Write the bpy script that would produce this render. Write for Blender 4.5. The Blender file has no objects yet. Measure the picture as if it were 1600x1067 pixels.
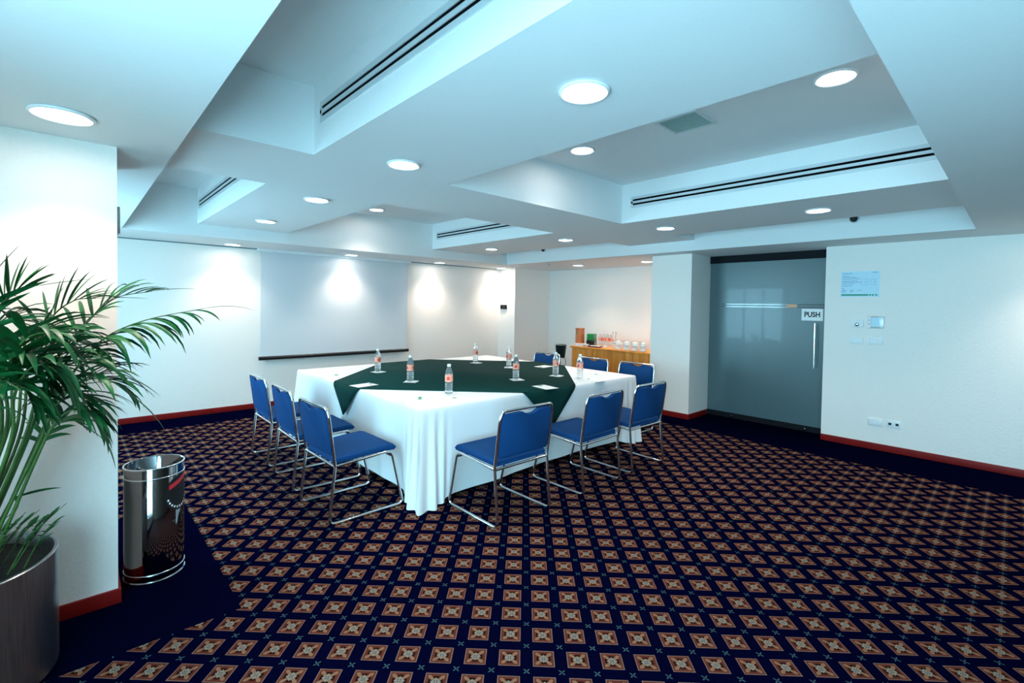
import bpy, bmesh, math, random
from mathutils import Vector, Matrix
random.seed(7)
sc = bpy.context.scene
COL = sc.collection

# ------------------------------------------------------------------ camera
CAM = Vector((0, 0, 1.5))
YAW, PITCH, ROLL, FPX, PCX, PCY = .8234, -.0231, .0164, 740.97, 800.0, 494.41
FW = Vector((math.cos(YAW)*math.cos(PITCH), math.sin(YAW)*math.cos(PITCH), math.sin(PITCH)))
_rt = Vector((math.sin(YAW), -math.cos(YAW), 0)); _up = _rt.cross(FW)
RT = _rt*math.cos(ROLL) + _up*math.sin(ROLL); UP = _up*math.cos(ROLL) - _rt*math.sin(ROLL)
cd = bpy.data.cameras.new('camera'); cam = bpy.data.objects.new('camera', cd); COL.objects.link(cam)
cd.sensor_width = 36; cd.lens = FPX/1600*36; cd.shift_y = -(533.5-PCY)/1600; cd.clip_start = .02
m = Matrix((RT, UP, -FW)).transposed().to_4x4(); m.translation = CAM; cam.matrix_world = m
sc.camera = cam
def ray(px, py): return FW + RT*((px-PCX)/FPX) - UP*((py-PCY)/FPX)
def at_y(px, py, y): d = ray(px, py); return CAM + d*(y/d.y)

# ------------------------------------------------------------------ world, exposure
w = bpy.data.worlds.new('sky'); sc.world = w; w.use_nodes = True
bg = w.node_tree.nodes['Background']; bg.inputs['Color'].default_value = (.37, .79, 1.0, 1); bg.inputs['Strength'].default_value = 16.0
sc.view_settings.view_transform = 'Standard'; sc.view_settings.look = 'None'; sc.view_settings.gamma = 1
sc.view_settings.use_curve_mapping = False; sc.view_settings.exposure = 0.32
SPOT_W = 47.0          # each ceiling downlight
GLOW = 30.0             # its frosted disc
def portal(name, y0, y1, z0, z1, x):
    l = bpy.data.lights.new(name, 'AREA'); l.shape = 'RECTANGLE'; l.size = z1-z0; l.size_y = y1-y0
    l.cycles.is_portal = True
    o = bpy.data.objects.new(name, l); COL.objects.link(o); o.location = (x, (y0+y1)/2, (z0+z1)/2)
    o.rotation_euler = (0, -math.pi/2, 0); o['kind'] = 'helper'
WINS = [(-1.9, 1.25, .25, 2.18), (4.45, 6.05, .45, 2.14)]
XWIN = -.9
for i, (a, b, c, d) in enumerate(WINS): portal('daylight_portal', a, b, c, d, XWIN-.1)

# ------------------------------------------------------------------ room numbers (metres)
ZS, Z1, Z2 = 2.235, 2.367, 2.761
CX0, CX1, CY0, CY1 = .376, 5.777, .303, 6.39
A0, A1, B0, B1, C0, C1 = 1.043, 1.991, 2.86, 3.81, 4.181, 5.2835
XC, YC, YCB = .16, 3.006, 3.55
YW, XR, XP, XD, XA = 7.297, 6.39, 6.086, 6.643, 7.395
YNEAR = -2.2

# ------------------------------------------------------------------ materials
def nodes_of(mat): mat.use_nodes = True; return mat.node_tree
def pm(name, col, rough=.5, metal=0., bump=0., scale=40., var=0., spec=.5, trans=0., ior=1.45, coat=0., stretch=None, alpha=1.):
    mt = bpy.data.materials.new(name); nt = nodes_of(mt); b = nt.nodes['Principled BSDF']
    b.inputs['Base Color'].default_value = (*col, 1); b.inputs['Roughness'].default_value = rough
    b.inputs['Metallic'].default_value = metal; b.inputs['Specular IOR Level'].default_value = spec
    b.inputs['Transmission Weight'].default_value = trans; b.inputs['IOR'].default_value = ior
    b.inputs['Coat Weight'].default_value = coat; b.inputs['Alpha'].default_value = alpha
    tc = nt.nodes.new('ShaderNodeTexCoord'); n = nt.nodes.new('ShaderNodeTexNoise'); n.inputs['Scale'].default_value = scale
    n.inputs['Detail'].default_value = 4
    if stretch:
        mp = nt.nodes.new('ShaderNodeMapping'); mp.inputs['Scale'].default_value = stretch
        nt.links.new(tc.outputs['Object'], mp.inputs[0]); nt.links.new(mp.outputs[0], n.inputs['Vector'])
    else: nt.links.new(tc.outputs['Object'], n.inputs['Vector'])
    r = nt.nodes.new('ShaderNodeValToRGB'); r.color_ramp.elements[0].position = .3; r.color_ramp.elements[1].position = .7
    r.color_ramp.elements[0].color = (*[max(0, c*(1-var)) for c in col], 1); r.color_ramp.elements[1].color = (*[min(1, c*(1+var)) for c in col], 1)
    nt.links.new(n.outputs['Fac'], r.inputs[0]); nt.links.new(r.outputs[0], b.inputs['Base Color'])
    if bump:
        bp = nt.nodes.new('ShaderNodeBump'); bp.inputs['Strength'].default_value = bump; bp.inputs['Distance'].default_value = .004
        nt.links.new(n.outputs['Fac'], bp.inputs['Height']); nt.links.new(bp.outputs[0], b.inputs['Normal'])
    return mt
def emit(name, col, s):
    mt = bpy.data.materials.new(name); nt = nodes_of(mt); b = nt.nodes['Principled BSDF']
    b.inputs['Base Color'].default_value = (*col, 1); b.inputs['Emission Color'].default_value = (*col, 1); b.inputs['Emission Strength'].default_value = s
    return mt
M = {}
M['wall'] = pm('wall_paint', (.90, .84, .79), .75, bump=.35, scale=55, var=.012, spec=.25)
M['ceil'] = pm('ceiling_paint', (.80, .81, .81), .8, bump=.08, scale=60, var=.01, spec=.2)
M['red'] = pm('red_lacquered_wood', (.20, .006, .005), .45, var=.12, scale=12, spec=.25)
M['chrome'] = pm('chrome', (.78, .79, .80), .14, 1., var=.02)
M['mirror'] = pm('polished_steel', (.26, .26, .265), .06, 1., var=.02)
M['brushed'] = pm('brushed_steel', (.40, .41, .43), .30, 1., var=.18, scale=30, stretch=(6, 6, .25))
M['blue'] = pm('blue_upholstery', (.004, .045, .155), .85, bump=.3, scale=350, var=.12, spec=.15)
M['white_cloth'] = pm('white_tablecloth', (.82, .83, .84), .85, bump=.05, scale=200, var=.01, spec=.15)
M['green_cloth'] = pm('dark_green_cloth', (.003, .036, .032), .88, bump=.2, scale=240, var=.25, spec=.12)
M['screen'] = pm('projection_fabric', (.66, .69, .72), .9, var=.008, spec=.1)
M['black'] = pm('black_plastic', (.008, .008, .010), .4, var=.1)
M['slot'] = pm('dark_air_slot', (.004, .004, .005), .9, var=.1, spec=.05)
M['alu'] = pm('painted_aluminium', (.62, .66, .68), .45, .2, var=.03)
M['trim'] = pm('lamp_trim_white', (.85, .85, .85), .4, var=.01)
M['glow'] = emit('lamp_diffuser', (1, .96, .90), GLOW)
M['plastic'] = pm('white_plastic', (.82, .82, .82), .35, var=.01)
M['silver'] = pm('silver_plastic', (.42, .42, .41), .35, .5, var=.03)
M['paper'] = pm('white_paper', (.88, .88, .87), .8, var=.01)
M['logo_green'] = pm('printed_green', (.01, .30, .16), .7, var=.05)
M['ink'] = pm('printed_grey_blue', (.28, .45, .60), .8, var=.05)
M['cyan_paper'] = pm('pale_blue_print', (.58, .80, .92), .6, var=.01)
M['ink_black'] = pm('printed_black', (.006, .006, .008), .6, var=.1)
M['label'] = pm('orange_label', (.90, .36, .24), .5, var=.12, scale=60)
M['label_red'] = pm('label_red_print', (.72, .06, .05), .5, var=.1)
M['bottle'] = pm('clear_bottle_plastic', (.95, .98, .99), .05, trans=.9, ior=1.2, var=.0)
M['cap'] = pm('white_cap', (.85, .87, .88), .4, var=.01)
M['leaf'] = pm('palm_leaf_green', (.004, .085, .020), .45, var=.5, scale=9, spec=.3)
M['stem'] = pm('palm_stem_green', (.05, .12, .022), .5, var=.4, scale=14)
M['soil'] = pm('dark_soil', (.012, .009, .007), .95, bump=.9, scale=60, var=.5)
M['glass_frost'] = pm('frosted_dark_glass', (.085, .145, .16), .33, var=.03, spec=1.0, coat=.12)
M['glass_band'] = pm('clear_glass_band', (.10, .12, .13), .10, var=.03, spec=1.0)
M['peach'] = pm('peach_print', (.80, .42, .26), .5, var=.05)
M['dark_metal'] = pm('dark_metal', (.008, .008, .012), .6, .0, var=.1, spec=.15)
M['wood'] = pm('orange_wood_veneer', (.90, .29, .035), .45, var=.25, scale=5, stretch=(4, 4, .35))
M['wood_red'] = pm('reddish_wood', (.55, .17, .06), .45, var=.2, scale=7, stretch=(4, 4, .5))
M['china'] = pm('white_china', (.80, .81, .80), .22, var=.01)
M['clear_glass'] = pm('drinking_glass', (.92, .96, .97), .05, trans=1., ior=1.3)
M['bucket'] = pm('dark_teal_bucket', (.010, .030, .034), .3, .2, var=.1)
M['tray'] = pm('dark_red_tray', (.14, .015, .015), .4, var=.1)
M['decal_red'] = pm('decal_red', (.55, .02, .03), .5, var=.05)
M['window_frame'] = pm('window_frame_metal', (.5, .52, .53), .4, .5, var=.03)
def pane_mat():
    mt = bpy.data.materials.new('window_glass'); nt = nodes_of(mt); nt.nodes.remove(nt.nodes['Principled BSDF'])
    t = nt.nodes.new('ShaderNodeBsdfTransparent'); g = nt.nodes.new('ShaderNodeBsdfGlossy'); g.inputs['Roughness'].default_value = .02
    mx = nt.nodes.new('ShaderNodeMixShader'); mx.inputs[0].default_value = .06
    nt.links.new(t.outputs[0], mx.inputs[1]); nt.links.new(g.outputs[0], mx.inputs[2]); nt.links.new(mx.outputs[0], nt.nodes['Material Output'].inputs[0])
    return mt
M['pane'] = pane_mat()
M['unseen_dark'] = pm('unseen_dark_finish', (.09, .065, .05), .55, var=.3, scale=4, stretch=(4, 4, .3))  # invented dark finish for the unseen near wall, keeps the bin's reflection dark
M['shadow_gap'] = pm('painted_reveal_shade', (.16, .22, .25), .8, var=.05)  # shade of the ceiling reveal, put into the colour

# carpet: navy field, woven squares on a diagonal lattice, small crosses between, plain navy margins
class E_:
    nt = None
    def __init__(s, v): s.v = v
    def op(s, o, *a):
        n = E_.nt.nodes.new('ShaderNodeMath'); n.operation = o
        for i, x in enumerate((s,)+a):
            x = x.v if isinstance(x, E_) else x
            if isinstance(x, (int, float)): n.inputs[i].default_value = x
            else: E_.nt.links.new(x, n.inputs[i])
        return E_(n.outputs[0])
    def __add__(s, o): return s.op('ADD', o)
    def __sub__(s, o): return s.op('SUBTRACT', o)
    def __mul__(s, o): return s.op('MULTIPLY', o)
    def lt(s, o): return s.op('LESS_THAN', o)
    def gt(s, o): return s.op('GREATER_THAN', o)
    def abs(s): return s.op('ABSOLUTE')
    def mx(s, o): return s.op('MAXIMUM', o)
    def mn(s, o): return s.op('MINIMUM', o)
    def frac(s): return s.op('FRACT')
def carpet_mat():
    mt = bpy.data.materials.new('patterned_carpet'); nt = nodes_of(mt); E_.nt = nt; b = nt.nodes['Principled BSDF']
    b.inputs['Roughness'].default_value = .95; b.inputs['Specular IOR Level'].default_value = 0; b.inputs['Sheen Weight'].default_value = 0
    g = nt.nodes.new('ShaderNodeNewGeometry'); sp = nt.nodes.new('ShaderNodeSeparateXYZ'); nt.links.new(g.outputs['Position'], sp.inputs[0])
    X, Y = E_(sp.outputs[0]), E_(sp.outputs[1])
    th, S, ri, rj = -.7748, .145, -6.2847, 15.7027
    c, s = math.cos(th)/S, math.sin(th)/S
    u = X*c + Y*s - (ri-100.5); v = Y*c - X*s - (rj-100.5)
    fu = u.frac()-.5; fv = v.frac()-.5            # 0 at square centres
    au, av = fu.abs(), fv.abs()
    m_ = au.mx(av)
    sq = m_.lt(.315); inner = m_.lt(.285)
    dsum = au+av; ddif = (au-av).abs()
    rr = (fu*fu + fv*fv).op('SQRT')
    corner = ddif.lt(.075)*m_.gt(.09)*m_.lt(.235)
    arcs = (rr-.165).abs().lt(.042)*ddif.gt(.065)
    cream = dsum.lt(.155); dark = (au-.032).abs().lt(.016)*(av-.032).abs().lt(.016)
    gu = (u+.5).frac()-.5; gv = (v+.5).frac()-.5  # 0 at crossings
    bu, bv = gu.abs(), gv.abs()
    cross = (bu-bv).abs().lt(.026)*(bu.mx(bv)).lt(.085)*(bu.mx(bv)).gt(.018)
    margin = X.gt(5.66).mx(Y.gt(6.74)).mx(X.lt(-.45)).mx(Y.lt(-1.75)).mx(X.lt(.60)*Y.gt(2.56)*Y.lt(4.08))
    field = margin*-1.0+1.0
    nz = nt.nodes.new('ShaderNodeTexNoise'); nz.inputs['Scale'].default_value = 260; nt.links.new(g.outputs['Position'], nz.inputs['Vector'])
    def mix(fac, a, col):
        n = nt.nodes.new('ShaderNodeMix'); n.data_type = 'RGBA'; nt.links.new(fac.v, n.inputs[0])
        if isinstance(a, tuple): n.inputs[6].default_value = (*a, 1)
        else: nt.links.new(a, n.inputs[6])
        n.inputs[7].default_value = (*col, 1); return n.outputs[2]
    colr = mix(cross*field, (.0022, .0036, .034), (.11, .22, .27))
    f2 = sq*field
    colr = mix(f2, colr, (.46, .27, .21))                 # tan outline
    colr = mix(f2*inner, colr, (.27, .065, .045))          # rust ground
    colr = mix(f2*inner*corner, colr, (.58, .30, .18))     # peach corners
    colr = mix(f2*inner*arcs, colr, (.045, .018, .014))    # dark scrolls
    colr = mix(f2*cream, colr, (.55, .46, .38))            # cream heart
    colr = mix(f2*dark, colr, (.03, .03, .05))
    mul = nt.nodes.new('ShaderNodeMix'); mul.data_type = 'RGBA'; mul.blend_type = 'MULTIPLY'; mul.inputs[0].default_value = .6
    nt.links.new(colr, mul.inputs[6]); nt.links.new(nz.outputs['Fac'], mul.inputs[7]); 
    br = nt.nodes.new('ShaderNodeMix'); br.data_type = 'RGBA'; br.blend_type = 'MULTIPLY'; br.inputs[0].default_value = 1; br.inputs[7].default_value = (.46, .44, .43, 1)
    nt.links.new(mul.outputs[2], br.inputs[6]); nt.links.new(br.outputs[2], b.inputs['Base Color'])
    bp = nt.nodes.new('ShaderNodeBump'); bp.inputs['Strength'].default_value = .3; bp.inputs['Distance'].default_value = .003
    nt.links.new(nz.outputs['Fac'], bp.inputs['Height']); nt.links.new(bp.outputs[0], b.inputs['Normal'])
    return mt
M['carpet'] = carpet_mat()

# ------------------------------------------------------------------ mesh helpers
def box(bm, x0, x1, y0, y1, z0, z1):
    vs = [bm.verts.new((x, y, z)) for z in (z0, z1) for y in (y0, y1) for x in (x0, x1)]
    for f in ((0, 2, 3, 1), (4, 5, 7, 6), (0, 1, 5, 4), (2, 6, 7, 3), (0, 4, 6, 2), (1, 3, 7, 5)):
        bm.faces.new([vs[i] for i in f])
def lathe(bm, prof, n=32, c=(0, 0, 0), capb=False, capt=False):
    rings = []
    for r, z in prof:
        rings.append([bm.verts.new((c[0]+r*math.cos(2*math.pi*k/n), c[1]+r*math.sin(2*math.pi*k/n), c[2]+z)) for k in range(n)])
    for a, b in zip(rings, rings[1:]):
        for k in range(n): bm.faces.new((a[k], a[(k+1) % n], b[(k+1) % n], b[k]))
    if capb: bm.faces.new(rings[0][::-1])
    if capt: bm.faces.new(rings[-1])
def smooth_path(pts, sub=4, r=None):
    P = [Vector(p) for p in pts]; out = []
    for i in range(len(P)-1):
        p0 = P[i-1] if i else P[0]*2-P[1]; p1, p2 = P[i], P[i+1]; p3 = P[i+2] if i+2 < len(P) else P[-1]*2-P[-2]
        for k in range(sub):
            t = k/sub
            out.append(.5*((2*p1)+(p2-p0)*t+(2*p0-5*p1+4*p2-p3)*t*t+(3*p1-p0-3*p2+p3)*t**3))
    out.append(P[-1]); return out
def fillet(pts, rad, seg=4):
    P = [Vector(p) for p in pts]; out = [P[0]]
    for a, b, c in zip(P, P[1:], P[2:]):
        u = (a-b); v = (c-b); r = min(rad, u.length*.45, v.length*.45); p, q = b+u.normalized()*r, b+v.normalized()*r
        for k in range(seg+1):
            t = k/seg; out.append(p*(1-t)**2 + b*2*t*(1-t) + q*t*t)
    out.append(P[-1]); return out
def tube(bm, pts, r, n=8, r1=None, closed=False):
    P = [Vector(p) for p in pts]; rings = []; N = len(P); ref = None
    for i, p in enumerate(P):
        if closed: d = (P[(i+1) % N]-P[i-1]).normalized()
        else: d = (P[min(i+1, N-1)]-P[max(i-1, 0)]).normalized()
        if ref is None: ref = d.orthogonal().normalized()
        ref = (ref-d*ref.dot(d)).normalized(); bi = d.cross(ref)
        rr = r if r1 is None else r+(r1-r)*i/(N-1)
        rings.append([bm.verts.new(p+(ref*math.cos(2*math.pi*k/n)+bi*math.sin(2*math.pi*k/n))*rr) for k in range(n)])
    pairs = list(zip(rings, rings[1:])) + ([(rings[-1], rings[0])] if closed else [])
    for a, b in pairs:
        for k in range(n): bm.faces.new((a[k], a[(k+1) % n], b[(k+1) % n], b[k]))
    if not closed: bm.faces.new(rings[0][::-1]); bm.faces.new(rings[-1])
def poly_prism(bm, pts, axis, a, b):
    """closed outline pts (2-tuples) in the plane across AXIS, from a to b along it"""
    def P(p, t): return {'x': (t, p[0], p[1]), 'y': (p[0], t, p[1]), 'z': (p[0], p[1], t)}[axis]
    v0 = [bm.verts.new(P(p, a)) for p in pts]; v1 = [bm.verts.new(P(p, b)) for p in pts]; n = len(pts)
    bm.faces.new(v0[::-1]); bm.faces.new(v1)
    for k in range(n): bm.faces.new((v0[k], v0[(k+1) % n], v1[(k+1) % n], v1[k]))
def obj(name, bm, mat, parent=None, smooth=None, bevel=0, **props):
    bmesh.ops.recalc_face_normals(bm, faces=bm.faces[:])
    me = bpy.data.meshes.new(name); bm.to_mesh(me); bm.free()
    if mat: me.materials.append(M[mat])
    if smooth is not None:
        for p in me.polygons: p.use_smooth = True
        me.set_sharp_from_angle(angle=math.radians(smooth))
    o = bpy.data.objects.new(name, me); COL.objects.link(o)
    if parent: o.parent = parent
    if bevel:
        b = o.modifiers.new('bevel', 'BEVEL'); b.width = bevel; b.segments = 3; b.limit_method = 'ANGLE'; b.angle_limit = math.radians(40)
        for p in me.polygons: p.use_smooth = True
    for k, v in props.items(): o[k] = v
    return o
def bmn(): return bmesh.new()
def thing(name, label, cat, loc=(0, 0, 0), rz=0, group=None):
    o = bpy.data.objects.new(name, None); COL.objects.link(o); o.location = loc; o.rotation_euler = (0, 0, rz)
    o.empty_display_size = .1; o['label'] = label; o['category'] = cat
    if group: o['group'] = group
    return o
def tag(o, label, cat, group=None):
    o['label'] = label; o['category'] = cat
    if group: o['group'] = group
    return o
def dup(root, loc, rz, label, group=None):
    r = root.copy(); COL.objects.link(r); r.location = loc; r.rotation_euler = (0, 0, rz); r['label'] = label
    if group: r['group'] = group
    for ch in list(root.children):
        c = ch.copy(); COL.objects.link(c); c.parent = r
        for gch in ch.children:
            d = gch.copy(); COL.objects.link(d); d.parent = c
    return r
def bx(name, mat, x0, x1, y0, y1, z0, z1, parent=None, bevel=0, **props):
    bm = bmn(); box(bm, x0, x1, y0, y1, z0, z1); return obj(name, bm, mat, parent, bevel=bevel, **props)

# ------------------------------------------------------------------ structure
S = dict(kind='structure')
bx('floor', 'carpet', -1.2, 7.7, YNEAR-.1, YW+.2, -.1, 0, **S)
ceil_ = bx('ceiling', 'ceil', CX0-.05, CX1+.05, CY0-.05, CY1+.05, Z2, Z2+.12, **S)
bm = bmn(); ZT = Z2+.12
box(bm, XWIN-.15, CX0, YNEAR-.1, YW+.2, ZS, ZT); box(bm, CX1, 7.7, YNEAR-.1, YW+.2, ZS, ZT)
box(bm, CX0, CX1, YNEAR-.1, CY0, ZS, ZT); box(bm, CX0, CX1, CY1, YW+.2, ZS, ZT)
obj('soffit', bm, 'ceil', ceil_)
bx('beam', 'ceil', A0, A1, CY0, CY1, Z1, Z2, ceil_)
bx('beam', 'ceil', C0, C1, CY0, CY1, Z1, Z2, ceil_)
bx('beam', 'ceil', CX0, A0, B0, B1, Z1, Z2, ceil_)
bx('beam', 'ceil', A1, C0, B0, B1, Z1, Z2, ceil_)
bx('beam', 'ceil', C1, CX1, B0, B1, Z1, Z2, ceil_)
bx('wall_back', 'wall', XWIN-.15, XR, YW, YW+.2, 0, ZS, **S)
bx('wall_near', 'unseen_dark', XWIN-.15, 7.7, YNEAR-.1, YNEAR, 0, ZS, **S)  # out of view; dark finish made up to darken reflections and bounce
bx('wall_right', 'wall', XR, 7.7, YNEAR, 1.57, 0, ZS, **S)
bx('wall_column_right', 'wall', XP, 7.7, 3.04, 3.634, 0, ZS, **S)
bx('wall_alcove', 'wall', XA, 7.7, 3.634, 6.82, 0, ZS, **S)
bx('wall_corner', 'wall', XR, 7.7, 6.82, YW+.2, 0, ZS, **S)
bx('light_block_behind_door', 'dark_metal', XD+.12, XD+.3, 1.57, 3.04, 0, ZS, **S)  # unseen dark block added behind the glass against sky light leaking in
bx('wall_column_left', 'wall', XWIN-.15, XC, YC, YCB, 0, ZS, **S)
bm = bmn(); xa, xb = XWIN-.15, XWIN
edges = [YNEAR] + [v for a in WINS for v in a[:2]] + [YW]
for k in range(0, len(edges), 2): box(bm, xa, xb, edges[k], edges[k+1], 0, ZS)
for a, b, c, d in WINS: box(bm, xa, xb, a, b, 0, c); box(bm, xa, xb, a, b, d, ZS)
obj('wall_left', bm, 'wall', **S)
for i, (a, b, c, d) in enumerate(WINS):
    bm = bmn(); t = .05
    box(bm, xa+.04, xa+.10, a, b, c, c+t); box(bm, xa+.04, xa+.10, a, b, d-t, d)
    n = 3
    for k in range(n+1):
        yy = a+(b-a-t)*k/n; box(bm, xa+.04, xa+.10, yy, yy+t, c+t, d-t)
    wf = obj('window_%d' % (i+1), bm, 'window_frame', **S)
    for k in range(n):
        y0 = a+(b-a-t)*k/n+t; y1 = a+(b-a-t)*(k+1)/n
        bx('window_pane', 'pane', xa+.065, xa+.075, y0, y1, c+t, d-t, wf)
    bx('window_sill', 'wall', xb, xb+.10, a-.05, b+.05, c-.04, c, wf)
BH, BT = .072, .012
def baseb(name, *boxes):
    bm = bmn()
    for b in boxes: box(bm, *b, 0, BH)
    obj(name, bm, 'red', bevel=.003, **S)
baseb('baseboard_back', (XWIN, XR, YW-BT, YW))
baseb('baseboard_right', (XR-BT, XR, YNEAR, 1.57))
baseb('baseboard_column_right', (XP-BT, XP, 3.04-BT, 3.634), (XP, XD-.03, 3.04-BT, 3.04))
baseb('baseboard_corner', (XR-BT, XR, 6.82, YW-BT), (XR-BT, XA, 6.82-BT, 6.82))
baseb('baseboard_alcove', (XA-BT, XA, 3.634, 6.82-BT))
baseb('baseboard_column_left', (XWIN, XC+BT, YC-BT, YC), (XC, XC+BT, YC, YCB))

bx('reveal_shade_strip', 'shadow_gap', XWIN, XR, YW-.004, YW, ZS-.014, ZS, **S)  # flat dark strip painting the shaded gap under the soffit
# glass door in its recess
D0, D1 = 1.57, 3.04
door = bx('door_1', 'glass_frost', XD, XD+.012, D0+.004, D1-.004, .075, ZS-.10, **S)
bx('kick_rail', 'dark_metal', XD-.012, XD+.024, D0+.004, D1-.004, .006, .075, door)
bx('head_rail', 'dark_metal', XD-.02, XD+.03, D0+.004, D1-.004, ZS-.10, ZS-.001, door)
for yy in (1.80, 2.69):
    bm = bmn(); lathe(bm, [(.0, 0), (.016, 0), (.016, .004), (.0, .006)], 16); bm.transform(Matrix.Rotation(-math.pi/2, 4, 'Y')); bm.transform(Matrix.Translation((XD-.012, yy, .03)))
    obj('lock_cylinder', bm, 'chrome', door, smooth=40)
for (y0, y1, z) in ((D0+.02, 2.87, 1.568), (D0+.02, 2.87, 1.535)):
    bx('clear_band', 'glass_band', XD-.0015, XD, y0, y1, z-.008, z+.008, door)
bx('band_emblem', 'peach', XD-.003, XD-.0015, 1.93, 2.05, 1.53, 1.573, door)
bm = bmn(); tube(bm, [(XD-.055, 1.715, .80), (XD-.055, 1.715, 1.345)], .013, 12); obj('door_handle', bm, 'chrome', door, smooth=40)
for z in (.87, 1.27):
    bm = bmn(); tube(bm, [(XD-.05, 1.715, z), (XD, 1.715, z)], .009, 10); obj('handle_mount', bm, 'chrome', door, smooth=40)
def text_mesh(body, size, mat, parent, mw, sx=.82):
    cu = bpy.data.curves.new('txt', 'FONT'); cu.body = body; cu.size = size; cu.align_x = 'CENTER'; cu.align_y = 'CENTER'; cu.extrude = .0008; cu.offset = size*.03
    t = bpy.data.objects.new('txt', cu); COL.objects.link(t); dg = bpy.context.evaluated_depsgraph_get()
    me = bpy.data.meshes.new_from_object(t.evaluated_get(dg)); bpy.data.objects.remove(t); me.transform(mw @ Matrix.Diagonal((sx, 1, 1, 1))); me.materials.clear(); me.materials.append(M[mat])
    o = bpy.data.objects.new('lettering', me); COL.objects.link(o); o.parent = parent; return o
# frame for flat things on a wall that faces -x: local (right, up) -> (-y, z)
def wallx(x, y, z): return Matrix.Translation((x, y, z)) @ Matrix(((0, 0, -1), (-1, 0, 0), (0, 1, 0))).to_4x4()
ps = thing('push_sign', 'white PUSH sign stuck on the frosted glass door above its handle', 'sign', (XD-.002, 1.76, 1.447))
bx('sign_plate', 'paper', -.003, .001, -.115, .115, -.073, .073, ps)
text_mesh('PUSH', .088, 'ink_black', ps, wallx(-.0035, 0, 0))

# ------------------------------------------------------------------ ceiling fittings
G = 'round ceiling downlights'
def make_downlight(label, x, y, z):
    t = thing('downlight', label, 'light', (x, y, z), 0, G)
    bm = bmn(); lathe(bm, [(.094, 0), (.102, -.004), (.102, -.009), (.094, -.014), (.084, -.010), (.082, -.002)], 40); obj('trim_ring', bm, 'trim', t, smooth=50)
    bm = bmn(); lathe(bm, [(.0001, -.0075), (.05, -.007), (.083, -.005)], 40); obj('diffuser', bm, 'glow', t, smooth=60)
    l = bpy.data.lights.new('lamp', 'SPOT'); l.energy = SPOT_W; l.spot_size = math.radians(112); l.spot_blend = .9; l.shadow_soft_size = .07; l.color = (1, .86, .72)
    lo = bpy.data.objects.new('lamp', l); COL.objects.link(lo); lo.parent = t; lo.location = (0, 0, -.03)
    return t
DL = [
 (-.028, 2.63, ZS, 'round downlight on the low ceiling in front of the white column, above the potted palm'),
 (1.524, 6.98, ZS, 'round downlight over the bare wall between the white column and projector screen'),
 (3.128, 7.0, ZS, 'round downlight over the middle of the projector screen'),
 (4.73, 7.0, ZS, 'round downlight over the wall between projector screen and room corner'),
 (6.20, 7.02, ZS, 'round downlight in front of the corner pier that carries the dark thermostat'),
 (6.57, 5.39, ZS, 'round downlight in the alcove ceiling over the wooden box end of buffet'),
 (6.67, 4.075, ZS, 'round downlight in the alcove ceiling beside the pier next to glass door'),
 (1.51, 1.225, Z1, 'round downlight on the wide middle beam, fourth from the screen wall'),
 (1.51, 2.64, Z1, 'round downlight on the wide middle beam, third from the screen wall'),
 (1.51, 4.07, Z1, 'round downlight on the wide middle beam, second from the screen wall'),
 (1.53, 5.57, Z1, 'round downlight on the wide middle beam, first from the screen wall'),
 (4.74, 5.6, Z1, 'round downlight on the beam beside the buffet alcove, first from the screen wall'),
 (4.70, 4.07, Z1, 'round downlight on the beam beside the buffet alcove, second from the screen wall'),
 (4.71, 2.66, Z1, 'round downlight on the beam near the glass door, third from the screen wall'),
 (4.72, 1.23, Z1, 'round downlight on the beam near the glass door, fourth from the screen wall'),
 (3.0, 5.95, Z2, 'round downlight inside the ceiling recess next to the projector screen'),
 (3.01, 2.45, Z2, 'round downlight in the recess with square grille, on the screen side of grille'),
 (3.02, .725, Z2, 'round downlight in the recess with square grille, on the side away from screen'),
 (6.0, -.42, ZS, 'round downlight over the light-switch wall beyond the notice')]
for x, y, z, lab in DL: make_downlight(lab, x, y, z)

def slot_diffuser(label, x, y0, y1, z0, z1):
    t = thing('slot_diffuser', label, 'air vent', (x, (y0+y1)/2, (z0+z1)/2), 0, 'long air slots on the beams')
    L = (y1-y0)/2; h = (z1-z0)/2
    bm = bmn(); box(bm, -.008, 0, -L, L, h-.026, h); box(bm, -.008, 0, -L, L, -h, -h+.026); box(bm, -.008, 0, -L, L, -.011, .011)
    box(bm, -.008, 0, -L, -L+.02, -h+.026, h-.026); box(bm, -.008, 0, L-.02, L, -h+.026, h-.026)
    obj('frame', bm, 'alu', t)
    for zz in (-1, 1): bx('air_slot', 'slot', -.003, 0, -L+.02, L-.02, *sorted((zz*.011, zz*(h-.026))), t)
slot_diffuser('long double air slot on middle beam in the recess over the open carpet', A0, .36, 2.75, 2.522, 2.634)
slot_diffuser('double air slot on middle beam in the recess near the column and screen wall', A0, 3.9, 6.295, 2.522, 2.634)
slot_diffuser('double air slot on door-side beam in the recess next to the projector screen', C0, 3.9, 6.27, 2.508, 2.62)
slot_diffuser('long double air slot on door-side beam in the recess with the square grille', C0, .36, 2.75, 2.51, 2.622)
gr = thing('ceiling_grille', 'square pale green-grey ceiling grille between two downlights in a recess', 'air vent', (3.04, 1.59, Z2))
bm = bmn(); box(bm, -.15, .15, -.15, -.13, -.012, 0); box(bm, -.15, .15, .13, .15, -.012, 0); box(bm, -.15, -.13, -.13, .13, -.012, 0); box(bm, .13, .15, -.13, .13, -.012, 0); obj('frame', bm, 'alu', gr)
M['grille'] = pm('grille_green_grey', (.30, .42, .40), .6, var=.05)
for k in range(12):
    x = -.125+k*.0218
    bx('slat', 'grille', x, x+.014, -.13, .13, -.010, -.002, gr)
bx('backing', 'grille', -.13, .13, -.13, .13, -.001, 0, gr)
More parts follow.
